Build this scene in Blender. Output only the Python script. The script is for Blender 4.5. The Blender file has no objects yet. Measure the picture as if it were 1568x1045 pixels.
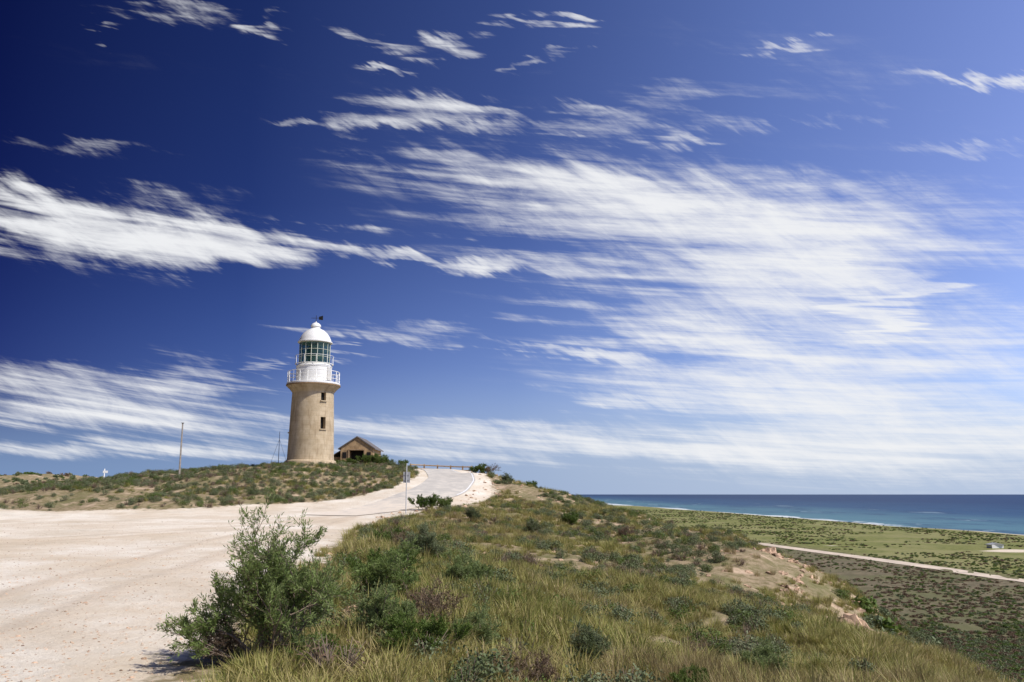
import bpy, math, random, bmesh
import numpy as np
from mathutils import Vector, Matrix, noise as mn
random.seed(7); rng=np.random.default_rng(11)
S=bpy.context.scene
S.view_settings.view_transform='Standard'; S.view_settings.look='None'; S.view_settings.exposure=0

# ------------------------------------------------------------ helpers
def link(o,parent=None):
    S.collection.objects.link(o)
    if parent: o.parent=parent
    return o
def mesh_obj(name,verts,faces,mat=None,parent=None,smooth=False,mats=None,midx=None,do_link=True):
    m=bpy.data.meshes.new(name); m.from_pydata([tuple(v) for v in verts],[],faces); m.update()
    if mats:
        for k in mats: m.materials.append(k)
        if midx is not None: m.polygons.foreach_set('material_index',midx)
    elif mat: m.materials.append(mat)
    if smooth: m.polygons.foreach_set('use_smooth',[True]*len(m.polygons))
    o=bpy.data.objects.new(name,m)
    if do_link: link(o,parent)
    return o
def empty(name,loc):
    e=bpy.data.objects.new(name,None); e.location=loc; e.empty_display_size=0.3
    S.collection.objects.link(e); return e
class N:
    def __init__(s,tree): s.t=tree; s.n=tree.nodes; s.l=tree.links
    def add(s,typ,ins=None,**kw):
        nd=s.n.new(typ)
        for k,v in kw.items(): setattr(nd,k,v)
        if ins:
            for k,v in ins.items():
                if isinstance(v,bpy.types.NodeSocket): s.l.new(v,nd.inputs[k])
                else: nd.inputs[k].default_value=v
        return nd
    def math(s,op,a,b=0.0,c=0.0,clamp=False):
        nd=s.add('ShaderNodeMath',{0:a,1:b,2:c},operation=op); nd.use_clamp=clamp; return nd.outputs[0]
    def vmath(s,op,a,b=(0,0,0)):
        nd=s.add('ShaderNodeVectorMath',{0:a,1:b},operation=op)
        return nd.outputs['Value'] if op in('LENGTH','DOT_PRODUCT') else nd.outputs[0]
    def noise(s,vec,scale,detail=4,rough=.55,dist=0,color=False):
        nd=s.add('ShaderNodeTexNoise',{'Vector':vec,'Scale':scale,'Detail':detail,'Roughness':rough,'Distortion':dist})
        return nd.outputs['Color' if color else 'Fac']
    def mr(s,v,a,b,c=0.,d=1.,smooth=True):
        nd=s.add('ShaderNodeMapRange',{0:v,1:a,2:b,3:c,4:d}); 
        nd.interpolation_type='SMOOTHSTEP' if smooth else 'LINEAR'; return nd.outputs[0]
    def mix(s,f,a,b,blend='MIX'):
        nd=s.n.new('ShaderNodeMix'); nd.data_type='RGBA'; nd.blend_type=blend
        for i,v in ((0,f),(6,a),(7,b)):
            if isinstance(v,bpy.types.NodeSocket): s.l.new(v,nd.inputs[i])
            else: nd.inputs[i].default_value=(v if i==0 else (*v,1) if len(v)==3 else v)
        return nd.outputs[2]
def new_mat(name,rough=.8,spec=.3):
    m=bpy.data.materials.new(name); m.use_nodes=True
    g=N(m.node_tree); b=g.n['Principled BSDF']; b.inputs['Roughness'].default_value=rough
    b.inputs['Specular IOR Level'].default_value=spec
    return m,g,b
def simple_mat(name,col,rough=.7,var=.15,scale=8,spec=.3,bump=0,metal=0):
    m,g,b=new_mat(name,rough,spec)
    p=g.add('ShaderNodeNewGeometry').outputs['Position']
    n=g.noise(p,scale,6,.6)
    k=g.mr(n,.3,.7,1-var,1+var)
    c=g.add('ShaderNodeVectorMath',{0:col[:3],3:k},operation='SCALE').outputs[0]
    g.l.new(c,b.inputs['Base Color']); b.inputs['Metallic'].default_value=metal
    if bump:
        bp=g.add('ShaderNodeBump',{'Height':n,'Strength':bump,'Distance':.05}); g.l.new(bp.outputs[0],b.inputs['Normal'])
    return m

# ------------------------------------------------------------ numpy noise
def _h(ix,iy,seed):
    v=(ix.astype(np.int64)*374761393+iy.astype(np.int64)*668265263+seed*1442695041)&0xffffffff
    v=((v^(v>>13))*1274126177)&0xffffffff
    v=(v^(v>>16))&0xffffffff
    return v/4294967295.0
def vnoise(x,y,seed=0):
    ix=np.floor(x);iy=np.floor(y);fx=x-ix;fy=y-iy
    fx=fx*fx*(3-2*fx);fy=fy*fy*(3-2*fy)
    a=_h(ix,iy,seed);b=_h(ix+1,iy,seed);c=_h(ix,iy+1,seed);d=_h(ix+1,iy+1,seed)
    return (a*(1-fx)+b*fx)*(1-fy)+(c*(1-fx)+d*fx)*fy
def fbm(x,y,scale,octv=4,seed=0):
    s=0;a=.5;t=0;f=1/scale
    for i in range(octv):
        s=s+a*vnoise(x*f+17.3*i,y*f-9.1*i,seed+i);t+=a;a*=.5;f*=2.03
    return s/t-.5
def sstep(v,a,b):
    t=np.clip((v-a)/(b-a),0,1);return t*t*(3-2*t)

# ------------------------------------------------------------ terrain
CP=[(-40,0,-1.65),(-20,0,-1.65),(-8,0,-1.65),(0,-3,-1.7),(-3,3,-1.68),(0,4,-1.75),(3,3,-2.05),(-40,-30,-1.6),(-10,-30,-1.7),(10,-30,-4),
(-5,8.1,-1.7),(-2.3,8.1,-1.72),(-3.5,9.6,-1.7),(-12,12,-1.66),(-5.1,24.3,-1.65),(-15,25,-1.58),(-30,25,-1.5),(-7.5,44.6,-1.4),(-18,40,-1.35),(-28,48,-1.33),
(-20.7,52,-1.0),(-15.3,57,-.63),(-11.8,60,-.35),(-8.6,70,1.3),(-45,45,-1.4),(-35,60,-.35),(-30.7,65,.9),(-25.3,70,1.8),(-21.5,75,2.35),(-19.5,75.5,2.55),(-16.5,75.5,2.55),(-18,79,2.58),
(-16,88,2.3),(-12,78,2.3),(-9.8,80,2.4),(-5.3,85,2.35),(-8.9,52,-1.1),(-6.45,60,-.13),(-4.7,67,.73),(-5.3,75,1.55),(-6.75,83,2.15),(-3.8,60,-.35),(-2.5,68,.75),(-2.5,75,1.7),(-6.1,50,-1.1),
(0,9,-2.0),(0,20,-2.2),(0,35,-2.05),(0,50,-1.6),(0,65,-.14),(0,73,.65),(-2.2,16,-1.75),(-3.6,26,-1.77),(4,25,-2.75),(6,38,-2.7),(4.5,14.5,-2.95),(7.5,24,-3.1),(5.5,11,-2.95),
(2.4,70,.26),(5.9,68,-.55),(9.7,60,-1.9),(12.4,48,-2.6),(12.1,38,-3.15),(9.1,22,-3.35),(8.0,14,-3.45),(5,50,-2.1),(5,60,-1.1),
(14,-10,-6.5),(12,5,-5.8),(13.5,15,-6.6),(16,30,-7),(19,45,-7.2),(17,60,-6),(14,75,-4.5),(10,85,-3),(4,92,-1.2),(0,86,.7),
(30,0,-13),(32,25,-14),(36,50,-14.5),(34,80,-13),(25,105,-10),(10,120,-8),(60,0,-23),(60,40,-23),(62,80,-23.5),(50,120,-20),(20,150,-15),
(100,-20,-28),(100,40,-28),(100,100,-28),(90,150,-28),(50,190,-26),(0,190,-20),(160,0,-28.5),(160,100,-28.5),(130,200,-28.5),(50,260,-28),(0,300,-27),(220,50,-28.5),(220,200,-28.5),
(-25,90,1.8),(-10,100,1.0),(-15,120,-1),(0,110,-2),(-30,110,.2),(-50,90,-.8),(-60,70,-1.2),(-60,110,-.5),(-88,150,2.7),(-76,150,3.2),(-70,152,2.2),(-55,150,-.5),(-40,160,-3),(-110,140,2.3),(-120,200,-5),(-80,200,-4),(-20,170,-10),(-100,60,-1),(-100,0,-3),(-100,-60,-5),(0,-80,-8),(60,-60,-22),(-60,-100,-8)]
CP=np.array(CP,float); C2=9.0
def phi(x,y): return np.sqrt((x[:,None]-CP[None,:,0])**2+(y[:,None]-CP[None,:,1])**2+C2)
A=phi(CP[:,0],CP[:,1]); n=len(CP)
A=np.block([[A,np.ones((n,1))],[np.ones((1,n)),np.zeros((1,1))]])
W=np.linalg.solve(A+np.diag([1e-3]*n+[0]),np.append(CP[:,2],0))
def rbf(x,y):
    out=np.empty(len(x))
    for i in range(0,len(x),40000):
        out[i:i+40000]=phi(x[i:i+40000],y[i:i+40000])@W[:-1]+W[-1]
    return out
GP=np.array([(-1.9,-30),(-2.3,5),(-2.8,8.1),(-3.3,9.6),(-3.9,14),(-4.5,19),(-5.1,24.3),(-5.7,29),(-6.8,38),(-6.6,44),(-5.3,50),(-4.0,55),(-2.0,60),(-1.2,66),(-1.7,72),(-2.4,80),(-3.2,88),(-8,96),(-14,97),(-14,90),(-9.6,84),(-8.4,76),(-8.2,70),(-9.0,64),(-11.8,60),(-15.3,57),(-20.7,53),(-28,52),(-37,56),(-48,55),(-70,40),(-70,-30)],float)
def sd_poly(x,y,P):
    d=np.full(len(x),1e9);ins=np.zeros(len(x),bool);k=len(P)
    for i in range(k):
        a=P[i];b=P[(i+1)%k];e=b-a
        t=np.clip(((x-a[0])*e[0]+(y-a[1])*e[1])/(e@e),0,1)
        d=np.minimum(d,np.hypot(x-a[0]-t*e[0],y-a[1]-t*e[1]))
        c=((a[1]>y)!=(b[1]>y))
        with np.errstate(divide='ignore',invalid='ignore'):
            xi=e[0]*(y-a[1])/(e[1] if e[1]!=0 else 1e-9)+a[0]
        ins^=(c&(x<xi))
    return np.where(ins,d,-d)
def d_line(x,y,L):
    d=np.full(len(x),1e9)
    for i in range(len(L)-1):
        a=np.array(L[i],float);b=np.array(L[i+1],float);e=b-a
        t=np.clip(((x-a[0])*e[0]+(y-a[1])*e[1])/(e@e),0,1)
        d=np.minimum(d,np.hypot(x-a[0]-t*e[0],y-a[1]-t*e[1]))
    return d
def catmull(P,k=12):
    P=[np.array(p,float) for p in P];P=[2*P[0]-P[1]]+P+[2*P[-1]-P[-2]];o=[]
    for i in range(1,len(P)-2):
        for j in range(k):
            t=j/k;a,b,c,d=P[i-1:i+3]
            o.append(.5*((2*b)+(-a+c)*t+(2*a-5*b+4*c-d)*t*t+(-a+3*b-3*c+d)*t**3))
    o.append(P[-2]);return o
ROAD=catmull([(-10.4,49.5),(-8.9,52.3),(-6.6,59),(-5.1,66),(-5.1,73),(-6.6,81),(-10,88),(-15,92)],8)
TYRES=catmull([(-6.0,-4),(-6.6,6),(-7.4,16),(-9.0,28),(-9.6,40),(-9.4,50)],6)
TYRES2=catmull([(-30,14),(-20,24),(-13,34),(-10.5,44),(-9.2,51)],6)
COAST_ROAD=catmull([(215,60),(196,150),(183,220),(172,294),(163,379),(153,450),(144,513),(132,600),(115,760),(60,1000)],8)
TRACK=catmull([(150,520),(200,470),(250,440),(262,400),(300,330)],6)
SY=[-3000,0,300,652,806,956,1468,2290,2700,3000,3400];SX=[900,520,440,384,371,367,347,316,200,-200,-3000]
def shore(x,y):
    return x-np.interp(y,SY,SX)+np.where(y>3400,5000,0)+fbm(x,y,120,3,5)*30
def height(x,y,detail=True):
    x=np.asarray(x,float).ravel();y=np.asarray(y,float).ravel()
    dc=np.hypot(x+10,y-60)
    near=dc<330
    z=np.full(len(x),-28.5)
    z[near]=rbf(x[near],y[near])
    w=sstep(dc,190,320)
    s=shore(x,y)
    pl=-28.6+fbm(x,y,80,3,9)*1.6+fbm(x,y,9,2,3)*.5*(dc<1500)
    dr=d_line(x,y,COAST_ROAD)
    pl=np.where(dr<30,pl*sstep(dr,9,30)+(-28.6)*(1-sstep(dr,9,30)),pl)
    t=np.clip((s+70)/70,0,1)
    pl=pl*(1-t)+(-30.0)*t
    pl=np.where(s>0,-30-np.minimum(s*.03,6),pl)
    z=z*(1-w)+pl*w
    if detail:
        g=sd_poly(x,y,GP); dv=sstep(-g,0,1.5)*(dc<330)
        dl=np.hypot(x+18.03,y-77); dv=dv*sstep(dl,2.5,6)
        z=z+dv*(fbm(x,y,6,3,21)*.85+fbm(x,y,1.3,3,33)*.38)+sstep(g,0,1)*(dc<200)*fbm(x,y,2.5,4,44)*.07*sstep(d_line(x,y,ROAD),2.6,4)
    return z
def hz(x,y): return float(height([x],[y])[0])

rr=[0.6]
while rr[-1]<320: rr.append(rr[-1]*1.0125)
while rr[-1]<70000: rr.append(rr[-1]*1.035)
rr=np.array(rr)
front=np.radians(np.linspace(-48,48,640)); back=np.radians(np.linspace(48,312,170))[1:-1]
th=np.concatenate([front,back]); nt=len(th);nr=len(rr)
X=(rr[:,None]*np.sin(th)[None,:]).ravel();Y=(rr[:,None]*np.cos(th)[None,:]).ravel()
X=np.append(X,0);Y=np.append(Y,0)
Z=height(X,Y)
i=np.arange(nr-1)[:,None]*nt;j=np.arange(nt)[None,:];j2=(j+1)%nt
quads=np.stack([i+j,i+j2,i+nt+j2,i+nt+j],-1).reshape(-1,4)[:, ::-1]
c=nr*nt
tris=np.stack([np.full(nt,c),np.arange(nt),(np.arange(nt)+1)%nt],-1)[:, ::-1]
me=bpy.data.meshes.new('ground')
me.vertices.add(len(X));me.vertices.foreach_set('co',np.stack([X,Y,Z],-1).astype(np.float32).ravel())
nl=len(quads)*4+len(tris)*3
me.loops.add(nl);me.loops.foreach_set('vertex_index',np.concatenate([quads.ravel(),tris.ravel()]).astype(np.int32))
me.polygons.add(len(quads)+len(tris))
ls=np.concatenate([np.arange(len(quads))*4,len(quads)*4+np.arange(len(tris))*3]).astype(np.int32)
me.polygons.foreach_set('loop_start',ls)
me.polygons.foreach_set('use_smooth',np.ones(len(ls),bool))
me.update(calc_edges=True);me.validate()
def attr(m,name,v,t='FLOAT'):
    a=m.attributes.new(name,t,'POINT')
    a.data.foreach_set('vector' if t=='FLOAT_VECTOR' else 'value',v)
dcA=np.hypot(X+10,Y-60)
attr(me,'gravel',np.clip(sd_poly(X,Y,GP),-50,50).astype(np.float32))
attr(me,'plain',sstep(-Z,9,20).astype(np.float32)*(X>0)+ (dcA>300)*(X<=0)*1.0)
side=X-np.interp(Y,[p[1] for p in COAST_ROAD],[p[0] for p in COAST_ROAD])
attr(me,'side',np.clip(side,-500,500).astype(np.float32))
attr(me,'shore',np.clip(shore(X,Y),-500,500).astype(np.float32))
attr(me,'track',np.clip(np.minimum(d_line(X,Y,TRACK)-1.5,np.hypot((X-255)/1.6,Y-445)-11),-20,50).astype(np.float32))
tyd=np.minimum(np.abs(d_line(X,Y,TYRES)-.8),np.abs(d_line(X,Y,TYRES2)-.8))
attr(me,'tyres',np.clip(tyd,0,5).astype(np.float32))
ground=bpy.data.objects.new('ground',me);link(ground)

m,g,b=new_mat('ground_mat',.95,.1)
pos=g.add('ShaderNodeNewGeometry').outputs['Position']
def at(nm): return g.add('ShaderNodeAttribute',attribute_name=nm).outputs['Fac']
n1=g.noise(pos,.35,5,.6);n2=g.noise(pos,3,6,.65);n3=g.noise(pos,22,5,.7);n4=g.noise(pos,90,3,.7)
sand=g.mix(g.mr(n1,.35,.65),(.70,.595,.455),(.84,.765,.64))
sand=g.mix(g.mr(n2,.45,.75,0,.5),sand,(.62,.485,.34))
sand=g.mix(g.mr(g.noise(pos,.12,4,.6),.48,.62,0,.5),sand,(.63,.505,.35))
sand=g.mix(g.math('MULTIPLY',g.mr(at('tyres'),.12,.5,.55,0),g.mr(n1,.3,.6)),sand,(.58,.455,.325))
sand=g.mix(g.mr(n3,.54,.7,0,.55),sand,(.47,.38,.29))
sand=g.mix(g.mr(n4,.6,.72,0,.5),sand,(.93,.9,.84))
soil=g.mix(g.mr(n2,.35,.65),(.20,.165,.08),(.38,.29,.185))
soil=g.mix(g.mr(n1,.45,.65,0,.6),soil,(.14,.145,.05))
soil=g.mix(g.mr(g.noise(pos,.8,4,.6),.53,.68,0,.8),soil,(.58,.43,.30))
gf=g.math('ADD',at('gravel'),g.mr(n2,.2,.8,-.7,.7,False));gf=g.math('ADD',gf,g.mr(n1,.2,.8,-.6,.6,False))
gf=g.mr(gf,-.25,.35)
near=g.mix(gf,soil,sand)
pn=g.noise(pos,.02,6,.6);pf=g.noise(pos,.25,6,.75)
brown=g.mix(g.mr(pf,.35,.65),(.095,.085,.05),(.21,.17,.105))
brown=g.mix(g.mr(pn,.42,.6,0,.75),brown,(.125,.13,.055))
green=g.mix(g.mr(pf,.35,.6),(.10,.125,.035),(.22,.22,.07))
green=g.mix(g.mr(pn,.42,.6,0,.7),green,(.27,.25,.11))
pcol=g.mix(g.mr(at('side'),-10,25),brown,green)
pcol=g.mix(g.mr(at('track'),-1,1.5,1,0),pcol,(.7,.6,.46))
pcol=g.mix(g.mr(at('shore'),-9,-3),pcol,(.65,.56,.42))
col=g.mix(g.math('ADD',at('plain'),g.mr(pf,.3,.7,-.15,.15),clamp=True),near,pcol)
g.l.new(col,b.inputs['Base Color'])
hgt=g.math('ADD',g.math('MULTIPLY',n2,.7),g.math('ADD',g.math('MULTIPLY',n3,.3),g.math('MULTIPLY',n4,.14)))
hgt=g.math('ADD',hgt,g.mr(at('tyres'),0,.35,-.25,0))
bp=g.add('ShaderNodeBump',{'Height':hgt,'Strength':.75,'Distance':.1});g.l.new(bp.outputs[0],b.inputs['Normal'])
me.materials.append(m)

# ------------------------------------------------------------ ocean
m,g,b=new_mat('ocean_mat',.5,.08)
pos=g.add('ShaderNodeNewGeometry').outputs['Position']
sx=g.add('ShaderNodeSeparateXYZ',{0:pos})
off=g.math('SUBTRACT',sx.outputs[0],g.mr(sx.outputs[1],600,2400,384,310,False))
mp=g.add('ShaderNodeMapping',{0:pos,3:(.004,.0012,1)}).outputs[0]
n1=g.noise(mp,1,6,.65);n2=g.noise(g.add('ShaderNodeMapping',{0:pos,3:(.012,.003,1)}).outputs[0],1,6,.7)
dd=g.math('ADD',off,g.mr(n1,.2,.8,-200,200,False))
c0=g.mix(g.mr(dd,20,430),(.08,.18,.22),(.027,.075,.15))
c0=g.mix(g.mr(dd,300,1500),c0,(.017,.044,.108))
c0=g.mix(g.mr(n2,.5,.64,0,.8),c0,(.014,.042,.105))
c0=g.mix(g.math('MULTIPLY',g.mr(n2,.60,.64),g.mr(off,700,100)),c0,(.3,.42,.45))
c0=g.mix(g.mr(g.math('ADD',off,g.mr(n2,.3,.7,-40,40,False)),4,12,.8,0),c0,(.75,.78,.76))
g.l.new(c0,b.inputs['Base Color'])
bp=g.add('ShaderNodeBump',{'Height':g.noise(pos,.4,5,.7),'Strength':.6,'Distance':.6});g.l.new(bp.outputs[0],b.inputs['Normal'])
xs=[-70000,-5000,0,5000,70000]
vs=[(x,y,-30.0) for y in (-70000,-5000,0,5000,70000) for x in xs]
fs=[(a*5+q,a*5+q+1,a*5+q+6,a*5+q+5) for a in range(4) for q in range(4)]
mesh_obj('ocean',vs,fs,m)

# ------------------------------------------------------------ roads
def strip(name,L,w,dz,mat,off=0.0,cols=5,parent=None):
    L=[np.array(p) for p in L];V=[];F=[]
    for k,p in enumerate(L):
        t=L[min(k+1,len(L)-1)]-L[max(k-1,0)];t=t/np.linalg.norm(t);nn=np.array([t[1],-t[0]])
        for q in range(cols):
            P=p+nn*(off+w*(q/(cols-1)-.5));V.append((P[0],P[1]))
    V=np.array(V);zz=height(V[:,0],V[:,1])+dz
    for k in range(len(L)-1):
        for q in range(cols-1):
            a=k*cols+q;F.append((a,a+cols,a+cols+1,a+1))
    return mesh_obj(name,np.column_stack([V,zz]),F,mat,parent,smooth=True)
m,g,b=new_mat('asphalt_mat',.9,.15)
pos=g.add('ShaderNodeNewGeometry').outputs['Position'];sp=g.add('ShaderNodeSeparateXYZ',{0:pos})
na_=g.noise(pos,1.2,6,.65);nb_=g.noise(pos,30,4,.7)
c0=g.mix(g.mr(na_,.35,.65),(.50,.465,.41),(.61,.57,.50));c0=g.mix(g.mr(nb_,.4,.7,0,.5),c0,(.43,.40,.35))
dust=g.math('ADD',g.mr(sp.outputs[1],51,66,1,0),g.mr(na_,.3,.7,-.35,.35),clamp=True)
c0=g.mix(dust,c0,(.74,.645,.52));g.l.new(c0,b.inputs['Base Color'])
bp=g.add('ShaderNodeBump',{'Height':nb_,'Strength':.3,'Distance':.03});g.l.new(bp.outputs[0],b.inputs['Normal'])
road=strip('road',ROAD,3.9,.03,m)
wl=simple_mat('road_line_mat',(.8,.8,.78),.6,.05)
strip('edge_line',ROAD[20:],.1,.036,wl,off=1.78,cols=2,parent=road)
dirt=simple_mat('dirt_road_mat',(.60,.50,.39),.95,.2,.15,.1)
strip('coast_road',COAST_ROAD,9.5,.12,dirt)

# ------------------------------------------------------------ lathe/box utils
def lathe(name,prof,seg,mat,parent,smooth=True,cap=True,loc=(0,0,0)):
    V=[];F=[]
    for r,z in prof:
        for k in range(seg):
            a=2*math.pi*k/seg;V.append((r*math.cos(a)+loc[0],r*math.sin(a)+loc[1],z+loc[2]))
    for q in range(len(prof)-1):
        for k in range(seg):
            k2=(k+1)%seg;F.append((q*seg+k,q*seg+k2,(q+1)*seg+k2,(q+1)*seg+k))
    if cap: F.append(tuple(range(seg))[::-1]);F.append(tuple(range((len(prof)-1)*seg,len(prof)*seg)))
    o=mesh_obj(name,V,F,mat,parent,smooth=False)
    if smooth:
        for p in o.data.polygons: p.use_smooth=len(p.vertices)==4
        o.data.set_sharp_from_angle(angle=math.radians(32))
    return o
def boxv(c,s,rot=0):
    V=[];
    for dx in(-.5,.5):
        for dy in(-.5,.5):
            for dz in(-.5,.5):
                x,y=dx*s[0],dy*s[1];V.append((c[0]+x*math.cos(rot)-y*math.sin(rot),c[1]+x*math.sin(rot)+y*math.cos(rot),c[2]+dz*s[2]))
    return V,[(0,1,3,2),(4,6,7,5),(0,4,5,1),(2,3,7,6),(0,2,6,4),(1,5,7,3)]
def boxes(name,lst,mat,parent=None):
    V=[];F=[]
    for it in lst:
        v,f=boxv(*it);o=len(V);V+=v;F+=[tuple(k+o for k in q) for q in f]
    return mesh_obj(name,V,F,mat,parent)
def tube(P,R,seg=5):
    V=[];F=[]
    for k,p in enumerate(P):
        p=Vector(p);t=(Vector(P[min(k+1,len(P)-1)])-Vector(P[max(k-1,0)])).normalized()
        u=t.cross(Vector((0,0,1)) if abs(t.z)<.9 else Vector((1,0,0))).normalized();w=t.cross(u)
        r=R[k] if hasattr(R,'__len__') else R
        for s in range(seg):
            a=2*math.pi*s/seg;V.append(p+u*math.cos(a)*r+w*math.sin(a)*r)
    for k in range(len(P)-1):
        for s in range(seg):
            s2=(s+1)%seg;F.append((k*seg+s,k*seg+s2,(k+1)*seg+s2,(k+1)*seg+s))
    F.append(tuple(range(seg)));F.append(tuple(range((len(P)-1)*seg,len(P)*seg)))
    return V,F
def tubes(name,lst,mat,parent=None,seg=6):
    V=[];F=[]
    for P,R in lst:
        v,f=tube(P,R,seg);o=len(V);V+=v;F+=[tuple(k+o for k in q) for q in f]
    return mesh_obj(name,V,F,mat,parent,smooth=True)

# ------------------------------------------------------------ lighthouse
LX,LY=-18.03,77.0; LZ=hz(LX,LY)-.02
m,g,b=new_mat('tower_render_mat',.85,.2)
oc=g.add('ShaderNodeTexCoord').outputs['Object'];s=g.add('ShaderNodeSeparateXYZ',{0:oc})
ang=g.math('ARCTAN2',s.outputs[1],s.outputs[0])
cyl=g.add('ShaderNodeCombineXYZ',{0:g.math('MULTIPLY',ang,1.95),1:s.outputs[2],2:0.0}).outputs[0]
br=g.add('ShaderNodeTexBrick',{'Vector':cyl,'Scale':1.0,'Mortar Size':.012,'Mortar Smooth':.4,'Brick Width':.9,'Row Height':.42,'Color1':(.84,.84,.84,1),'Color2':(1,1,1,1),'Mortar':(.64,.62,.60,1)})
nn=g.noise(oc,1.1,7,.65);ns=g.noise(g.add('ShaderNodeMapping',{0:cyl,3:(3,.5,1)}).outputs[0],1,6,.65)
c0=g.mix(g.mr(nn,.35,.65),(.48,.37,.23),(.60,.485,.325))
c0=g.mix(g.mr(ns,.48,.70,0,.7),c0,(.33,.235,.14))
c0=g.mix(.65,c0,br.outputs['Color'],'MULTIPLY')
g.l.new(c0,b.inputs['Base Color'])
bp=g.add('ShaderNodeBump',{'Height':g.math('ADD',g.math('MULTIPLY',br.outputs['Fac'],-.4),g.noise(oc,14,5,.7)),'Strength':.35,'Distance':.04});g.l.new(bp.outputs[0],b.inputs['Normal'])
tower_mat=m
white=simple_mat('white_paint_mat',(.78,.77,.73),.45,.06,2.5)
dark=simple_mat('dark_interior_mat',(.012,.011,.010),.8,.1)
rust=simple_mat('brown_trim_mat',(.26,.17,.09),.8,.2,5)
LH=empty('lighthouse',(LX,LY,LZ))
tower=lathe('tower',[(2.32,-.5),(2.30,.12),(2.22,.30),(2.08,.36),(2.04,.6),(1.99,2.2),(1.93,4),(1.87,5.6),(1.84,6.35),(1.86,6.42),(1.92,6.5),(2.1,6.72),(2.28,6.88),(2.36,6.98)],72,tower_mat,LH)
wins=[]
for ad,zc,w,h in ((-47,5.95,.5,.72),(-47,3.6,.5,1.05),(-172,3.3,.5,.9),(70,3,.5,.9),(150,5.6,.5,.8)):
    a=math.radians(ad);wins.append((a,zc,w,h))
cut=boxes('cut',[((1.75*math.cos(a),1.75*math.sin(a),zc),(1.0,w,h),a) for a,zc,w,h in wins],None,LH)
mod=tower.modifiers.new('b','BOOLEAN');mod.object=cut;mod.operation='DIFFERENCE';mod.solver='EXACT'
bpy.context.view_layer.update()
nm=bpy.data.meshes.new_from_object(tower.evaluated_get(bpy.context.evaluated_depsgraph_get()))
tower.modifiers.clear();tower.data=nm;bpy.data.objects.remove(cut)
nm.set_sharp_from_angle(angle=math.radians(32))
boxes('window_dark_panels',[((1.5*math.cos(a),1.5*math.sin(a),zc),(.04,w-.02,h-.02),a) for a,zc,w,h in wins],dark,LH)  # near-black panels in the recesses, painted darkness of the unlit tower inside
boxes('window_sills',[(((2.0-zc*.025)*math.cos(a),(2.0-zc*.025)*math.sin(a),zc-h/2-.05),(.28,w+.14,.09),a) for a,zc,w,h in wins],tower_mat,LH)
lathe('gallery_cornice',[(2.36,6.983),(2.42,7.0),(2.42,7.10),(2.36,7.13)],72,rust,LH)
lathe('gallery_deck',[(2.38,7.133),(2.38,7.26),(2.34,7.29)],72,white,LH)
lathe('lantern_base',[(1.58,7.292),(1.58,8.7),(1.62,8.74),(1.62,8.80),(1.50,8.84),(1.45,9.0)],48,white,LH)
a=math.radians(-20)
boxes('drum_door',[((1.58*math.cos(a),1.58*math.sin(a),8.0),(.06,.6,1.3),a)],simple_mat('door_paint_mat',(.55,.53,.48),.6),LH)
rl=[]
for k in range(20):
    a=2*math.pi*k/20;rl.append(([(2.3*math.cos(a),2.3*math.sin(a),7.28),(2.3*math.cos(a),2.3*math.sin(a),8.28)],.028))
for hh,r in((8.28,.03),(7.95,.02),(7.62,.02)):
    rl.append(([(2.3*math.cos(2*math.pi*k/60),2.3*math.sin(2*math.pi*k/60),hh) for k in range(61)],r))
tubes('gallery_railing',rl,white,LH)
m,g,b=new_mat('lantern_glass_mat',.06,.6);b.inputs['Base Color'].default_value=(.03,.07,.06,1)
tr=g.add('ShaderNodeBsdfTransparent',{0:(.55,.75,.7,1)});mx=g.add('ShaderNodeMixShader',{0:.45});g.l.new(tr.outputs[0],mx.inputs[1]);g.l.new(b.outputs[0],mx.inputs[2]);g.l.new(mx.outputs[0],g.n['Material Output'].inputs[0])
lathe('lantern_glass',[(1.36,9.0),(1.36,10.95)],16,m,LH,smooth=False,cap=False)
fr=[]
for k in range(16):
    a=2*math.pi*k/16;fr.append(([(1.38*math.cos(a),1.38*math.sin(a),9.0),(1.38*math.cos(a),1.38*math.sin(a),10.98)],.03))
for hh in(9.02,9.65,10.3,10.95):
    fr.append(([(1.38*math.cos(2*math.pi*k/16),1.38*math.sin(2*math.pi*k/16),hh) for k in range(17)],.025))
tubes('lantern_glazing_bars',fr,simple_mat('glazing_bar_mat',(.42,.44,.36),.5),LH)
lens=simple_mat('lens_mat',(.07,.15,.11),.15,.2,6,.8)
lathe('lens',[(.3,8.99),(.62,9.3),(.75,9.9),(.62,10.6),(.3,10.85)],20,lens,LH)
lathe('catwalk',[(1.62,9.0),(1.72,9.0),(1.72,9.05),(1.62,9.05)],48,white,LH,cap=False)
tubes('lantern_handrail',[([(1.72*math.cos(2*math.pi*k/48),1.72*math.sin(2*math.pi*k/48),9.75) for k in range(49)],.018)]+[([(1.72*math.cos(2*math.pi*k/10),1.72*math.sin(2*math.pi*k/10),9.02),(1.72*math.cos(2*math.pi*k/10),1.72*math.sin(2*math.pi*k/10),9.75)],.018) for k in range(10)],white,LH)
lathe('dome_roof',[(1.40,10.98),(1.56,11.0),(1.56,11.09),(1.46,11.14),(1.40,11.35),(1.28,11.60),(1.08,11.9),(.80,12.15),(.48,12.32),(.40,12.36),(.40,12.5),(.47,12.54),(.45,12.66),(.34,12.8),(.18,12.9),(.05,12.94),(.03,13.05)],48,white,LH)
tubes('weather_vane',[([(0,0,12.95),(0,0,13.6)],.025),([(-.45,0,13.35),(.5,0,13.35)],.02)],dark,LH)
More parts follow.
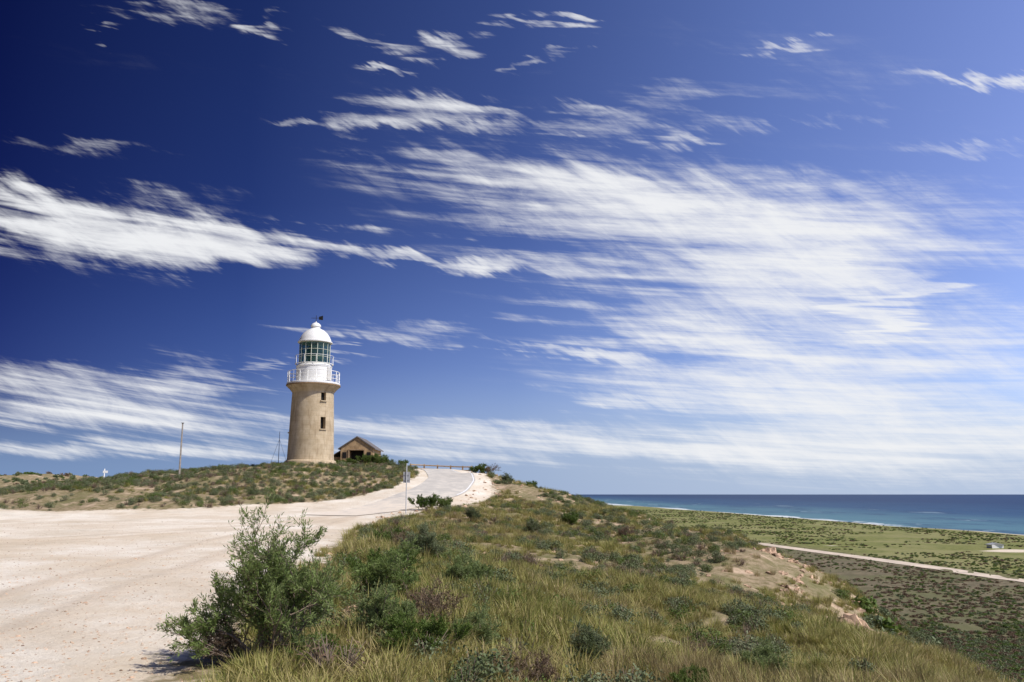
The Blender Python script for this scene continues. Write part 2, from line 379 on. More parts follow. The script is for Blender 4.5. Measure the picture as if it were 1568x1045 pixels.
mesh_obj('vane_tail',[(.25,0,13.2),(.62,0,13.15),(.62,0,13.58),(.25,0,13.48),(.25,.02,13.2),(.62,.02,13.15),(.62,.02,13.58),(.25,.02,13.48)],[(0,1,2,3),(7,6,5,4),(0,4,5,1),(1,5,6,2),(2,6,7,3),(3,7,4,0)],dark,LH)
boxes('plinth_step',[((0,-2.5,.02),(1.4,.7,.3),0)],tower_mat,LH)

# ------------------------------------------------------------ stone shed
stone=simple_mat('shed_stone_mat',(.40,.27,.145),.9,.3,2.5,.2,.6)
timber=simple_mat('timber_mat',(.38,.26,.15),.8,.2,6)
roofm=simple_mat('shed_roof_mat',(.16,.14,.125),.6,.2,3)
SZ=hz(-15.6,88)-.1
sh=empty('stone_shed',(-15.9,88,SZ))
def prism(w,y0,y1,ze,za,x0=0):
    v=[(x0-w/2,y0,0),(x0+w/2,y0,0),(x0+w/2,y0,ze),(x0,y0,za),(x0-w/2,y0,ze)]
    v+= [(a,y1,c) for a,_,c in v]
    f=[(0,1,2,3,4),(9,8,7,6,5),(1,6,7,2),(0,4,9,5),(2,7,8,3),(3,8,9,4),(0,5,6,1)]
    return v,f
v,f=prism(3.3,0,5.5,2.35,3.4);walls=mesh_obj('walls',v,f,stone,sh)
cut=boxes('cut',[((.0,.2,.95),(1.5,1.6,2.3),0)],None,sh)
mod=walls.modifiers.new('b','BOOLEAN');mod.object=cut;mod.solver='EXACT';bpy.context.view_layer.update()
nm=bpy.data.meshes.new_from_object(walls.evaluated_get(bpy.context.evaluated_depsgraph_get()));walls.modifiers.clear();walls.data=nm;bpy.data.objects.remove(cut)
boxes('doorway_dark_panel',[((0,.98,.95),(1.48,.03,2.28),0)],dark,sh)  # thin sheet closing the doorway, shade of the inside painted near-black
boxes('door_frame',[((-.8,-.03,1.0),(.12,.1,2.2),0),((.8,-.03,1.0),(.12,.1,2.2),0),((0,-.03,2.16),(1.72,.1,.12),0)],timber,sh)
boxes('window_pane',[((1.25,-.015,1.6),(.4,.03,.6),0),((-1.25,-.015,1.6),(.4,.03,.6),0)],dark,sh)
def slab(x0,z0,x1,z1,y0,y1,t):
    v=[(x0,y0,z0),(x1,y0,z1),(x1,y1,z1),(x0,y1,z0)];v+=[(a,b_,c_+t) for a,b_,c_ in v]
    return v,[(3,2,1,0),(4,5,6,7),(0,1,5,4),(1,2,6,5),(2,3,7,6),(3,0,4,7)]
for nmn,a in(('roof_left',(-1.9,2.17,0,3.42)),('roof_right',(1.9,2.17,0,3.42))):
    v,f=slab(a[0],a[1],a[2],a[3],-.12,5.7,.12);mesh_obj(nmn,v,f,roofm,sh)
v,f=slab(-2.75,1.45,-1.68,2.1,.6,5.2,.09);mesh_obj('lean_to_roof',v,f,roofm,sh)
boxes('lean_to_wall',[((-2.15,2.9,.7),(.95,4.0,1.45),0)],stone,sh)
boxes('lean_to_post',[((-2.62,.7,.75),(.1,.1,1.5),0)],timber,sh)

# ------------------------------------------------------------ poles, sign, rail, mast
galv=simple_mat('galvanised_mat',(.35,.35,.35),.5,.15,4)
woodp=simple_mat('pole_wood_mat',(.22,.19,.16),.8,.2,5)
def pole(name,x,y,top,r,mat):
    z=hz(x,y)-.2;e=empty(name,(x,y,z));tubes('shaft',[([(0,0,0),(0,0,top-z)],[r,r*.7])],mat,e);return e,top-z
e,h=pole('utility_pole',-26.2,68,5.55,.075,woodp)
boxes('cap',[((0,0,h+.02),(.2,.12,.05),0)],woodp,e)
e,h=pole('radio_mast',-21.7,80,5.75,.035,galv)
tubes('stay',[([(0,0,h*.8),(-.9,.3,.3)],.012),([(0,0,h*.8),(.8,.4,.3)],.012)],galv,e)
z=hz(-6.1,50)
e=empty('traffic_sign',(-6.1,50,z-.2))
tubes('post',[([(0,0,0),(0,0,3.05)],.032)],galv,e)
boxes('sign_plate',[((-.0,.05,2.25),(.40,.02,.62),.15)],galv,e)
boxes('bracket',[((0,.02,2.4),(.3,.04,.03),.15),((0,.02,2.1),(.3,.04,.03),.15)],galv,e)
lst=[]
pts=[(-10.6,90.0),(-9.2,90.3),(-7.8,90.3),(-6.4,90.0),(-5.1,89.2),(-4.1,88.0)]
for x,y in pts: z=hz(x,y);lst.append(((x,y,z+.35),(.14,.14,1.1),0))
gr=empty('guard_rail',(0,0,0));boxes('posts',lst,timber,gr)
tubes('rails',[([(x,y-.1,hz(x,y)+.78) for x,y in pts],.07),([(x,y-.1,hz(x,y)+.42) for x,y in pts],.06)],timber,gr)
x,y=-45.8,97;z=hz(x,y)
e=empty('weather_station',(x,y,z-.1))
top=max(2.9-z,1.5)
tubes('mast',[([(0,0,0),(0,0,top)],.05),([(-.5,0,0),(0,0,top*.6)],.03),([(.5,0,0),(0,0,top*.6)],.03)],white,e)
boxes('instrument_box',[((0,0,top*.62),(.5,.35,.4),0),((.1,0,top*.9),(.5,.05,.25),.4)],white,e)
e=empty('beach_building',(258,468,-28.6));boxes('walls',[((0,0,1.0),(7,4,2.1),.2)],white,e)
v,f=prism(8,-2.4,2.4,.1,1.0);mesh_obj('roof',[(a,b_,c_+2.06) for a,b_,c_ in v],f,galv,e)

# ------------------------------------------------------------ foliage materials
def foliage(name,cols,trans=.25,rough=.6):
    m,g,b=new_mat(name,rough,.25)
    oi=g.add('ShaderNodeObjectInfo').outputs['Random']
    pos=g.add('ShaderNodeNewGeometry').outputs['Position']
    a=g.noise(pos,.35,2,.6);c=g.noise(pos,7,1,.6)
    t=g.math('ADD',g.math('MULTIPLY',oi,.45),g.mr(a,.3,.7,0,.4));t=g.math('ADD',t,g.mr(c,.3,.7,0,.25))
    cr=g.add('ShaderNodeValToRGB',{0:t});el=cr.color_ramp.elements
    k=len(cols)
    el[0].position=0.1;el[0].color=(*cols[0],1);el[1].position=.95;el[1].color=(*cols[-1],1)
    for q in range(1,k-1):
        e=el.new(.1+.85*q/(k-1));e.color=(*cols[q],1)
    g.l.new(cr.outputs[0],b.inputs['Base Color'])
    tl=g.add('ShaderNodeBsdfTranslucent',{0:cr.outputs[0]});mx=g.add('ShaderNodeMixShader',{0:trans})
    g.l.new(b.outputs[0],mx.inputs[1]);g.l.new(tl.outputs[0],mx.inputs[2]);g.l.new(mx.outputs[0],g.n['Material Output'].inputs[0])
    return m
grass_m=foliage('grass_mat',[(.12,.16,.035),(.24,.255,.062),(.38,.35,.105),(.26,.26,.07),(.43,.36,.15)],.28)
straw_m=foliage('straw_mat',[(.29,.26,.085),(.40,.33,.135),(.46,.36,.18)],.28)
grey_m=foliage('saltbush_mat',[(.115,.15,.065),(.185,.215,.11),(.10,.13,.045),(.26,.27,.155)],.18)
green_m=foliage('green_leaf_mat',[(.06,.105,.018),(.12,.175,.032),(.09,.14,.023),(.17,.215,.053)],.25)
bush_m=foliage('bush_leaf_mat',[(.13,.185,.05),(.19,.25,.07),(.225,.275,.105),(.16,.23,.055)],.3)
dry_m=foliage('dry_shrub_mat',[(.11,.07,.042),(.19,.125,.078),(.15,.11,.058)],.15)
tallg_m=foliage('tall_grass_mat',[(.23,.17,.082),(.34,.26,.12),(.29,.245,.09)],.3)
twig_m=simple_mat('twig_mat',(.2,.15,.11),.9,.3,20)

# ------------------------------------------------------------ plant prototypes
def tuft(nm,nb,h,spread,mat,w=.008,droop=.5,mats=None):
    V=[];F=[];MI=[]
    for k in range(nb):
        a=random.uniform(0,6.283);r=spread*math.sqrt(random.random())*.5;bx,by=r*math.cos(a),r*math.sin(a)
        a2=a+random.gauss(0,.7);L=h*random.uniform(.45,1.1);ln=random.uniform(.1,1)*spread*.9
        d=Vector((math.cos(a2),math.sin(a2),0));s=Vector((-d.y,d.x,0))*w*random.uniform(.6,1.3)
        rows=[]
        for t in(0,.5,1):
            rows.append(Vector((bx,by,0))+d*ln*(t**1.6)+Vector((0,0,L*(t-droop*.35*t*t)))+Vector((-.06*h*t*t,0,0)))
        o=len(V)
        for q,c in enumerate(rows[:-1]):
            ww=(1,.75)[q];V+= [c-s*ww,c+s*ww]
        V.append(rows[-1]);F+=[(o,o+1,o+3,o+2),(o+2,o+3,o+4)]
        mi=0 if not mats else (0 if random.random()<.7 else 1);MI+=[mi]*2
    return mesh_obj(nm,V,F,mat,mats=mats,midx=MI if mats else None,do_link=False)
def rleaf(V,F,c,nrm,L,w,up=None):
    t=Vector((random.gauss(0,1),random.gauss(0,1),random.gauss(0,1))) if up is None else up
    t=(t-nrm*t.dot(nrm));
    if t.length<1e-4: t=Vector((1,0,0))
    t.normalize();s=nrm.cross(t).normalized()*w*.5;t=t*L
    o=len(V);V+=[c,c+t*.5+s,c+t,c+t*.5-s];F.append((o,o+1,o+2,o+3))
def bushlet(nm,nl,rx,rz,mat,L=.05,w=.02,lumps=6,twigs=8,mats=None):
    V=[];F=[];MI=[]
    cs=[]
    for k in range(lumps):
        a=random.uniform(0,6.283);r=rx*random.uniform(.15,.65);cs.append((Vector((r*math.cos(a),r*math.sin(a),rz*random.uniform(.25,.7))),rx*random.uniform(.3,.5)))
    for k in range(nl):
        c,r=random.choice(cs);d=Vector((random.gauss(0,1),random.gauss(0,1),random.gauss(0,1))).normalized()
        p=c+Vector((d.x*r,d.y*r,d.z*r*rz/rx*1.1))*random.uniform(.65,1.08)
        if p.z<0:p.z=random.uniform(0,.05)
        nr_=(d+Vector((random.gauss(0,.6),random.gauss(0,.6),random.gauss(0,.6)))).normalized()
        rleaf(V,F,p,nr_,L*random.uniform(.6,1.4),w*random.uniform(.7,1.3));MI.append(0)
    for k in range(twigs):
        c,r=random.choice(cs);e=c+Vector((random.gauss(0,.4)*r,random.gauss(0,.4)*r,r*random.uniform(.3,1.15)))
        v,f=tube([(0,0,0),tuple(c*.6),tuple(e)],[.012*rx/.4,.008*rx/.4,.003],3);o=len(V);V+=v;F+=[tuple(q+o for q in ff) for ff in f];MI+=[1]*len(f)
    return mesh_obj(nm,V,F,None,mats=[mat,twig_m],midx=MI,do_link=False)
def big_shrub(nm,h,wd,nstem,leafdens,lmat,L=.045,w=.009,lean=(0,0),bare=0.0,parent=None):
    V=[];F=[];MI=[]
    def addtube(P,R,sg=4):
        v,f=tube(P,R,sg);o=len(V);V.extend(v);F.extend([tuple(q+o for q in ff) for ff in f]);MI.extend([1]*len(f))
    def grow(p,d,Ln,r,lv):
        P=[p];k=4;cur=p.copy();dd=d.copy()
        for q in range(k):
            dd=(dd+Vector((random.gauss(0,.16),random.gauss(0,.16),random.gauss(.03,.12)))).normalized()
            cur=cur+dd*Ln/k;P.append(cur.copy())
        addtube([tuple(x) for x in P],[r*(1-.6*q/k) for q in range(k+1)],4 if lv<2 else 3)
        if lv>=2:
            nlv=int(leafdens*random.uniform(.6,1.4)*(0 if random.random()<bare else 1))
            for q in range(nlv):
                t=random.uniform(.1,1.0)*k;i0=min(int(t),k-1);pp=P[i0].lerp(P[i0+1],t-i0)
                up=(dd*1.2+Vector((random.gauss(0,.7),random.gauss(0,.7),random.gauss(.2,.6)))).normalized()
                nr_=up.cross(Vector((random.gauss(0,1),random.gauss(0,1),random.gauss(0,1)))).normalized()
                rleaf(V,F,pp+Vector((random.gauss(0,.012),random.gauss(0,.012),random.gauss(0,.012))),nr_,L*random.uniform(.6,1.4),w*random.uniform(.7,1.4),up);MI.append(0)
        if lv<3:
            for q in range((4,5,4)[lv] ):
                t=random.uniform(.3,1.0)*k;i0=min(int(t),k-1);pp=P[i0].lerp(P[i0+1],t-i0)
                nd=(dd+Vector((random.gauss(0,.6),random.gauss(0,.6),random.gauss(.1,.4)))).normalized()
                grow(pp,nd,Ln*random.uniform(.45,.7),r*.5,lv+1)
    for k in range(nstem):
        a=2*math.pi*k/nstem+random.uniform(-.4,.4);tilt=random.uniform(.05,1.1)
        d=Vector((math.cos(a)*math.sin(tilt)*wd/h+lean[0],math.sin(a)*math.sin(tilt)*wd/h+lean[1],math.cos(tilt)+.1)).normalized()
        grow(Vector((random.gauss(0,.06)*wd,random.gauss(0,.06)*wd,0)),d,h*random.uniform(.42,.62)*(1.12-.22*tilt),.012*h,0)
    return mesh_obj(nm,V,F,None,mats=[lmat,twig_m],midx=MI,do_link=False)
def rock(nm,mat,seed):
    bm=bmesh.new();bmesh.ops.create_icosphere(bm,subdivisions=3,radius=.5)
    for v in bm.verts:
        d=mn.noise(v.co*2.2+Vector((seed*7.,0,0)))*.45+mn.noise(v.co*5+Vector((0,seed*3.,0)))*.17
        v.co*=1+d;v.co=Vector([round(q*5)/5*.55+q*.45 for q in v.co]);v.co.z*=.55
    me_=bpy.data.meshes.new(nm);bm.to_mesh(me_);bm.free();me_.materials.append(mat)
    return bpy.data.objects.new(nm,me_)
def coll(nm,objs):
    c_=bpy.data.collections.new(nm)
    for k,o in enumerate(objs): o.name='%s_%02d'%(nm,k);c_.objects.link(o)
    return c_
rock_m=simple_mat('limestone_mat',(.47,.325,.22),.95,.45,3,.1,.8)
TA=coll('grass_tuft_kinds',[tuft('t',80,.34,.30,None,.007,.6,[grass_m,straw_m]),tuft('t',90,.24,.34,None,.007,.8,[grass_m,straw_m]),tuft('t',70,.40,.22,None,.006,.5,[grass_m,straw_m]),tuft('t',80,.32,.36,straw_m,.006,.9)])
TG=coll('tall_grass_kinds',[tuft('t',110,.62,.34,tallg_m,.005,.5),tuft('t',110,.52,.4,tallg_m,.005,.7)])
TB=coll('saltbush_kinds',[bushlet('t',650,.42,.36,grey_m,.05,.022),bushlet('t',600,.36,.3,green_m,.045,.02),bushlet('t',550,.4,.26,grey_m,.05,.02,5,20),bushlet('t',260,.38,.34,dry_m,.045,.014,6,50)])
TC=coll('plain_scrub_kinds',[bushlet('t',170,1.,.7,green_m,.3,.2,6,3),bushlet('t',170,1.1,.5,dry_m,.3,.2,7,6),bushlet('t',170,.9,.6,grey_m,.28,.2,6,3)])
RK=coll('rock_kinds',[rock('t',rock_m,k) for k in range(5)])

def scatter(name,x,y,sc,idx,cl,tilt=.15,sink=.03,zs=None):
    z=height(x,y)-sink*sc
    m_=bpy.data.meshes.new(name);m_.vertices.add(len(x));m_.vertices.foreach_set('co',np.stack([x,y,z],-1).astype(np.float32).ravel())
    rot=np.stack([rng.normal(0,tilt,len(x)),rng.normal(0,tilt,len(x)),rng.uniform(0,6.283,len(x))],-1)
    attr(m_,'rot',rot.astype(np.float32).ravel(),'FLOAT_VECTOR')
    s3=np.stack([sc,sc,sc*(1 if zs is None else zs)],-1);attr(m_,'scl',s3.astype(np.float32).ravel(),'FLOAT_VECTOR')
    attr(m_,'idx',idx.astype(np.int32),'INT')
    o=bpy.data.objects.new(name,m_);link(o)
    ng=bpy.data.node_groups.new(name+'_nodes','GeometryNodeTree')
    ng.interface.new_socket('Geometry',in_out='INPUT',socket_type='NodeSocketGeometry');ng.interface.new_socket('Geometry',in_out='OUTPUT',socket_type='NodeSocketGeometry')
    G=N(ng);gi=G.add('NodeGroupInput');go=G.add('NodeGroupOutput')
    ci=G.add('GeometryNodeCollectionInfo');ci.inputs['Collection'].default_value=cl;ci.inputs['Separate Children'].default_value=True;ci.inputs['Reset Children'].default_value=True
    def na(nm,t):
        q=G.add('GeometryNodeInputNamedAttribute',data_type=t);q.inputs['Name'].default_value=nm;return q.outputs['Attribute']
    er=G.add('FunctionNodeEulerToRotation');ng.links.new(na('rot','FLOAT_VECTOR'),er.inputs[0])
    ip=G.add('GeometryNodeInstanceOnPoints');L_=ng.links
    L_.new(gi.outputs[0],ip.inputs['Points']);L_.new(ci.outputs[0],ip.inputs['Instance']);ip.inputs['Pick Instance'].default_value=True
    L_.new(na('idx','INT'),ip.inputs['Instance Index']);L_.new(er.outputs[0],ip.inputs['Rotation']);L_.new(na('scl','FLOAT_VECTOR'),ip.inputs['Scale']);L_.new(ip.outputs[0],go.inputs[0])
    md=o.modifiers.new('scatter','NODES');md.node_group=ng
    return o
def keep(x,y,marg=0.0):
    g_=sd_poly(x,y,GP);g_=g_+fbm(x,y,1.7,3,70)*1.4
    k=(g_<marg)&(np.hypot(x+18.03,y-77)>2.7)&~((np.abs(x+16.1)<2.9)&(y>86)&(y<94))
    k&=~(np.hypot((x-.9)/.9,(y-8.2)/.7)<.7+fbm(x,y,.5,2,5))
    return k
def region(n,x0,x1,y0,y1): return rng.uniform(x0,x1,n),rng.uniform(y0,y1,n)
def sparse_left(x,y): return (x<-24)&(sd_poly(x,y,GP)>-7)&(fbm(x,y,3,2,77)<.12)
x1,y1=region(24000,-10,22,3,92);k=keep(x1,y1)&(x1>-9);x1,y1=x1[k],y1[k]
x2,y2=region(8000,-4,14,2.5,26);k=keep(x2,y2);x2,y2=x2[k],y2[k]
x3,y3=region(5000,-60,-8,45,100);k=keep(x3,y3,-.5)&(fbm(x3,y3,5,2,88)>-.03)&~sparse_left(x3,y3);x3,y3=x3[k],y3[k]
x=np.concatenate([x1,x2,x3]);y=np.concatenate([y1,y2,y3])
d=fbm(x,y,4,3,91);k=((d>-.12)&(fbm(x,y,1.2,2,97)>-.16))|(y<11);x,y,d=x[k],y[k],d[k]
x4,y4=region(500,-2.6,2,7,10.5);k=keep(x4,y4);x4,y4=x4[k],y4[k];x=np.append(x,x4);y=np.append(y,y4);d=np.append(d,np.zeros(len(x4)))
k=(np.hypot(x,y)>4.0);x,y,d=x[k],y[k],d[k]
sc=rng.uniform(.45,1.25,len(x))*(1+np.maximum(d,-.2)*1.8)
idx=np.where(fbm(x,y,3,2,17)>-.08,rng.integers(0,3,len(x)),rng.integers(0,4,len(x)))
scatter('grass',x,y,sc,idx,TA)
x1,y1=region(1000,.5,7.5,6.5,13);k=keep(x1,y1)&(fbm(x1,y1,1.6,2,41)>.03);x1,y1=x1[k],y1[k]
x2,y2=region(1300,-5,11,14,60);k=keep(x2,y2)&(fbm(x2,y2,3,2,43)>.16);x2,y2=x2[k],y2[k]
x=np.concatenate([x1,x2]);y=np.concatenate([y1,y2]);scatter('tall_grass',x,y,rng.uniform(.5,1.0,len(x)),rng.integers(0,2,len(x)),TG)
x1,y1=region(7000,-9,24,8,92);k=keep(x1,y1,-.3)&(fbm(x1,y1,4,2,55)>-.05);x1,y1=x1[k],y1[k]
x2,y2=region(10000,-62,-8,44,100);k=keep(x2,y2,.1)&(fbm(x2,y2,2.2,2,56)>-.22)&~(sparse_left(x2,y2)&(rng.random(len(x2))<.8));x2,y2=x2[k],y2[k]
x=np.concatenate([x1,x2]);y=np.concatenate([y1,y2])
ii=np.where(rng.random(len(x))<.82,rng.integers(0,3,len(x)),3)
sc=rng.uniform(.35,1.25,len(x));scatter('low_shrubs',x,y,sc,ii,TB)
x1,y1=region(26000,13,120,-20,200);z_=height(x1,y1);k=(z_<-4.5)&(x1/np.maximum(y1,1)<.95)&(fbm(x1,y1,14,3,66)>-.17);x1,y1=x1[k],y1[k]
x2,y2=region(1500,-130,-45,90,190)
x=np.concatenate([x1,x2]);y=np.concatenate([y1,y2])
scatter('hillside_scrub',x,y,rng.uniform(.2,.8,len(x)),np.where(rng.random(len(x))<.4,2,rng.integers(0,3,len(x))),TC)
n_=60000
y=rng.uniform(0,1,n_)**1.7*1500+90;x=rng.uniform(.02,.95,n_)*y*.9
x=np.clip(x,20,430)+rng.uniform(-8,8,n_)
dr=d_line(x,y,COAST_ROAD);s_=shore(x,y);tr_=np.minimum(d_line(x,y,TRACK)-3,np.hypot((x-255)/1.6,y-445)-13)
inner=x<np.interp(y,[p[1] for p in COAST_ROAD],[p[0] for p in COAST_ROAD])
k=(dr>6)&(s_<-12)&(tr_>0)&(fbm(x,y,40,3,61)>-.1-.08*inner)&(fbm(x,y,12,2,62)>-.16);x,y,inner=x[k],y[k],inner[k]
scatter('coastal_scrub',x,y,rng.uniform(.3,1.0,len(x))**1.2*(1+y/1700)*np.where(inner,.9,1),np.where(rng.random(len(x))<.25,np.where(inner,1,0),rng.integers(0,3,len(x))),TC,zs=.8)
# rocks
x1,y1=region(900,-4,20,6,80);k=keep(x1,y1,-.2);x1,y1=x1[k],y1[k];s1=rng.uniform(.08,.35,len(x1))
nk=620;y2=14+rng.uniform(0,1,nk)**.8*26;x2=np.interp(y2,[14,22,38],[8.0,9.2,12.0])+rng.normal(.5,1.2,nk);y2=y2+rng.normal(0,.8,nk);k=fbm(x2,y2,2.2,2,101)>-.02;x2,y2=x2[k],y2[k];s2=rng.uniform(.08,.36,len(x2))*(1+1.3*(rng.random(len(x2))<.12))
x3,y3=region(260,-7,-.5,46,82);k=np.abs(d_line(x3,y3,ROAD)-3.4)<1.2;x3,y3=x3[k],y3[k];s3=rng.uniform(.1,.35,len(x3))
x4=np.interp(rng.uniform(0,1,160),[0,1],[-4.2,-7.]);y4=20+(-4.2-x4)/2.8*28+rng.normal(0,.6,160);x4=x4+rng.normal(.2,.35,160);s4=rng.uniform(.06,.3,160)
x=np.concatenate([x1,x2,x3,x4]);y=np.concatenate([y1,y2,y3,y4]);sc=np.concatenate([s1,s2,s3,s4])
scatter('rocks',x,y,sc,rng.integers(0,5,len(x)),RK,.5,.12)
y=rng.uniform(0,1,9000)**2*38+5;x=-3-rng.uniform(0,1,9000)*(y*.65);k=sd_poly(x,y,GP)>0;x,y=x[k],y[k]
scatter('gravel_pebbles',x,y,rng.uniform(.012,.05,len(x))*(1+.8*(rng.random(len(x))<.06)),rng.integers(0,5,len(x)),RK,.4,.2)

# ------------------------------------------------------------ named shrubs
KB=[big_shrub('k0',1.4,1.4,18,21,bush_m,.045,.0095,(.0,0)),big_shrub('k1',1.0,1.3,11,18,grey_m,.04,.011),big_shrub('k2',.9,1.2,10,22,green_m,.045,.013),big_shrub('k3',.9,1.2,10,10,dry_m,.04,.01,bare=.5),big_shrub('k4',1.0,1.3,12,19,bush_m,.042,.0105)]
def place(kind,x,y,s,rot,name='shrub',zs=1):
    o=bpy.data.objects.new(name,KB[kind].data);o.location=(x,y,hz(x,y)-.04);o.scale=(s,s,s*zs);o.rotation_euler=(0,0,rot);link(o)
place(0,-2.5,9.2,1.03,2.1,zs=1.0)
for a in [(3,-3.05,9.2,.6,1),(2,-2.0,8.9,.45,2),(4,-1.5,10.5,.75,.5),(4,-1.9,13,.95,2.5),(2,-.9,9.6,.6,4),(3,-1.1,11.5,.9,1),(4,-.5,10.6,.65,3),(3,.2,9.3,.7,5),(1,.9,10.8,.6,1.4),
  (3,-3.0,24,1.0,1),(2,-3.8,27,1.1,2),(1,-2.2,22,1.0,4),(3,-4.1,30,1.1,.4),(2,1.9,9.5,.5,2),(4,3.2,11.5,.6,3),(3,2.6,13,.6,3),(2,-2.5,17,.9,1),(4,-.8,16,.8,5),
  (2,-5.4,53,1.25,1),(2,-4.2,54,1.0,2),(1,-2.2,49,.9,3),(1,1.,44,.9,1),(2,3.5,52,1.,2),(3,6,46,1.,3),(2,-3.2,81,1.35,0),(3,-1.9,76,1.2,2),(1,-.4,73,1.0,3),(2,1.6,71,1.0,2)]: place(*a)
for a in [(2,-14.2,84.5,1.5,1),(2,-13.0,85,1.4,2),(2,-15.6,83.5,1.0,3),(2,-12.2,84,1.0,3.4),(2,-16.4,82,.9,2),(2,-10.5,83,1.0,2)]: place(*a)
bm=bmesh.new();bmesh.ops.create_icosphere(bm,subdivisions=3,radius=.07)
for v in bm.verts: v.co*=1+.6*mn.noise(v.co*25);v.co.z*=.6
ml=bpy.data.meshes.new('litter');bm.to_mesh(ml);bm.free();ml.materials.append(simple_mat('litter_paper_mat',(.8,.8,.8),.6,.05))
o=bpy.data.objects.new('litter',ml);o.location=(-2.42,8.5,hz(-2.42,8.5)+.04);link(o)

# ------------------------------------------------------------ world
SUN_AZ=math.radians(116);SUN_EL=math.radians(50)
wd=bpy.data.worlds.new('World');S.world=wd;wd.use_nodes=True;g=N(wd.node_tree);bg=g.n['Background']
try:
    wd.cycles.sampling_method='MANUAL';wd.cycles.sample_map_resolution=256
except Exception as ex: print(ex)
sky=g.add('ShaderNodeTexSky',sky_type='NISHITA');sky.sun_disc=False;sky.sun_elevation=SUN_EL;sky.sun_rotation=SUN_AZ;sky.dust_density=.1;sky.ozone_density=2.5;sky.air_density=1.0
tc=g.add('ShaderNodeTexCoord').outputs['Generated'];s=g.add('ShaderNodeSeparateXYZ',{0:tc})
yy=g.math('MAXIMUM',g.math('ABSOLUTE',s.outputs[1]),.25)
tx=g.math('DIVIDE',s.outputs[0],yy);tz=g.math('DIVIDE',g.math('MAXIMUM',s.outputs[2],0),yy)
# cloud directions are slopes (east/north, up/north) of surveyed bearings
def brg(u,v):
    cx=(u-784)/1307;cy=(522.5-v)/1307;den=.9843-cy*.1766
    return cx/den,(.1766+cy*.9843)/den,den
P=g.add('ShaderNodeCombineXYZ',{0:tx,1:tz,2:0.}).outputs[0]
q=g.math('ADD',tz,g.math('MULTIPLY',tx,.09));q=g.math('SUBTRACT',q,g.math('MULTIPLY',g.math('MULTIPLY',tx,tx),.07))
q=g.math('LOGARITHM',g.math('MAXIMUM',g.math('ADD',q,.2),.03),2.718)
PS=g.add('ShaderNodeCombineXYZ',{0:tx,1:q,2:0.}).outputs[0]
def aniso(src,deg,sx_,sy_,det,ro,dist=0,off=0.):
    v=g.add('ShaderNodeMapping',{0:src,1:(off,off*.7,0),2:(0,0,math.radians(deg)),3:(1/sx_,1/sy_,1)},vector_type='TEXTURE').outputs[0]
    return g.noise(v,1,det,ro,dist)
stA=aniso(PS,0,1.6,12,4,.62,0,3.1)
wsA=aniso(P,-32,6,30,4,.62,0,1.7)
lo=g.noise(P,3.0,2,.5,color=True)
elev=g.mr(tz,0,.4,.15,1,False)
wx=g.mr(stA,.25,.75,-.15,.15,False);wz=g.math('MULTIPLY',g.mr(wsA,.25,.75,-.025,.025,False),elev)
P2=g.vmath('ADD',P,g.add('ShaderNodeCombineXYZ',{0:wx,1:wz,2:0.}).outputs[0])
lov=g.vmath('MULTIPLY',g.vmath('SUBTRACT',lo,(.5,.5,.5)),(.08,.035,0))
P2=g.vmath('ADD',P2,lov)
CL=[(190,355,330,54,-5,1.2),(400,382,220,36,-3,1.1),(60,318,150,36,-8,.75),(570,392,170,13,-2,.5),(60,228,200,15,-4,.4),
(100,580,280,28,-4,.85),(340,580,120,32,-16,.7),(200,640,360,28,-3,1.05),(150,690,420,12,0,.6),
(700,655,280,22,-2,.95),(1000,690,520,24,-2,.55),(500,690,700,16,0,.5),(1300,690,600,50,0,.42),
(990,335,440,96,-10,.88),(850,272,270,24,-7,.42),(1150,420,450,88,-9,.6),(1350,600,560,125,-5,.95),(1000,500,320,26,-8,.75),(1400,350,460,105,-6,.5),(720,405,110,12,-4,.85),(870,540,200,9,-5,.8),(920,612,150,12,-5,.7),
(1260,410,80,36,-20,.55),(1370,490,50,40,0,.7),(1375,440,60,24,0,.55),
(640,166,150,22,-8,.8),(780,193,250,12,-3,.5),(900,175,100,18,-5,.68),(970,215,50,13,0,.78),(560,200,100,9,0,.42),(1060,150,90,34,10,.38),
(310,6,100,28,-15,.82),(160,48,48,12,-20,.66),(440,40,32,13,0,.66),(565,54,52,18,-20,.66),(680,70,60,16,10,.75),(800,38,46,13,-20,.68),(850,95,64,11,15,.66),(530,108,48,9,-5,.66),(1195,75,40,10,0,.5),(1530,118,120,11,-4,.75),
(615,505,110,16,-4,.8),(535,540,42,11,-20,.75),(1200,180,320,12,2,.35),(1500,225,160,14,2,.5),(430,555,56,11,-20,.6),(1200,120,500,90,-4,.2),(300,110,420,60,-10,.06)]
acc=None
for u,v,ru,rv,ro,am in CL:
    cx_,cz_,den=brg(u,v)
    mp=g.add('ShaderNodeMapping',{0:P2,1:(cx_,cz_,0),2:(0,0,math.radians(ro)),3:(ru*1.25/1307/den,rv*1.55*.00082,1)},vector_type='TEXTURE')
    f_=g.mr(g.vmath('LENGTH',mp.outputs[0]),1.0,0.0,0,am)
    acc=f_ if acc is None else g.math('ADD',acc,f_)
mask=g.math('MINIMUM',acc,1.2)
st=aniso(PS,0,2.5,18,7,.68,.3,0)
ws=aniso(P,-28,10,42,6,.69,.6,5.)
lg=aniso(PS,0,2.4,5.5,5,.62,0,9.)
nn=g.math('ADD',g.math('ADD',g.math('MULTIPLY',st,.5),g.math('MULTIPLY',ws,.24)),g.math('MULTIPLY',lg,.26))
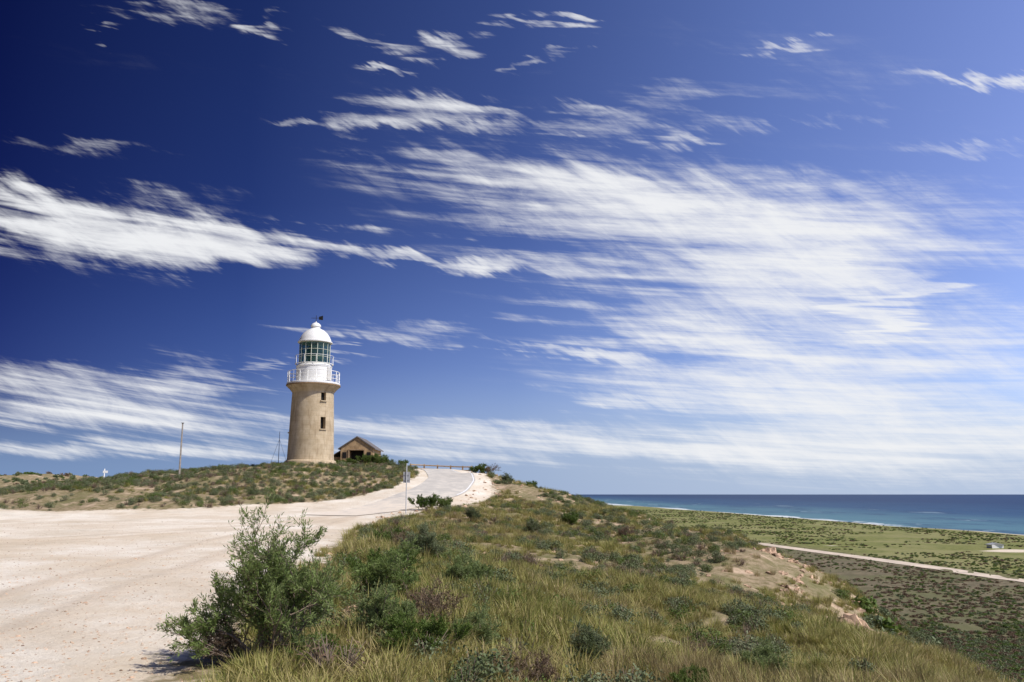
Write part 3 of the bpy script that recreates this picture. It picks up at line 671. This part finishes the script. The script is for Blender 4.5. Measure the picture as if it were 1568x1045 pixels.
amp=g.mr(tx,-.1,.45,1.35,1.1)
nz=g.math('MULTIPLY',g.mr(nn,.3,.7,-1,1,False),amp)
dens=g.math('ADD',nz,g.math('MULTIPLY',mask,1.3))
dens=g.math('MULTIPLY',g.mr(dens,.1,1.95),g.mr(mask,.0,.4))
cr=g.add('ShaderNodeValToRGB',{0:g.mr(tx,-.65,.65,0,1,False)});el=cr.color_ramp.elements
el[0].position=0;el[0].color=(.016,.022,.095,1);el[1].position=1;el[1].color=(.76,.66,.86,1)
e=el.new(.25);e.color=(.06,.08,.205,1);e=el.new(.5);e.color=(.205,.222,.40,1);e=el.new(.75);e.color=(.50,.475,.68,1)
low=g.mix(g.mr(tz,.35,0.0,0,1,False),(1.95,1.95,1.95),g.mix(g.mr(tx,-.3,.5),(4.0,3.7,3.0),(1.8,2.0,2.0)))
tint=g.mix(1.0,cr.outputs[0],low,'MULTIPLY')
skyc=g.mix(1.0,sky.outputs[0],tint,'MULTIPLY')
hz_=g.mix(g.mr(tx,-.6,.6),(2.1,3.2,5.4),(4.4,5.5,7.4))
skyc=g.mix(g.mr(tz,.16,0.0,0,.92),skyc,hz_)
cloud=g.mix(g.math('MULTIPLY',dens,.97),skyc,(8.8,8.9,9.1))
g.l.new(cloud,bg.inputs['Color']);bg.inputs['Strength'].default_value=.1

# ------------------------------------------------------------ sun, camera
sl=bpy.data.lights.new('sun','SUN');sl.energy=4.7;sl.angle=math.radians(.53);sl.color=(1,.95,.87)
so=bpy.data.objects.new('sun',sl);link(so)
dv=Vector((math.sin(SUN_AZ)*math.cos(SUN_EL),math.cos(SUN_AZ)*math.cos(SUN_EL),math.sin(SUN_EL)))
so.rotation_euler=dv.to_track_quat('Z','Y').to_euler();so.location=dv*50
cd=bpy.data.cameras.new('camera');cd.lens=30;cd.sensor_width=36;cd.clip_end=200000;cd.clip_start=.1
co=bpy.data.objects.new('camera',cd);co.location=(0,0,0);co.rotation_euler=(math.radians(90+10.17),0,0);link(co);S.camera=co
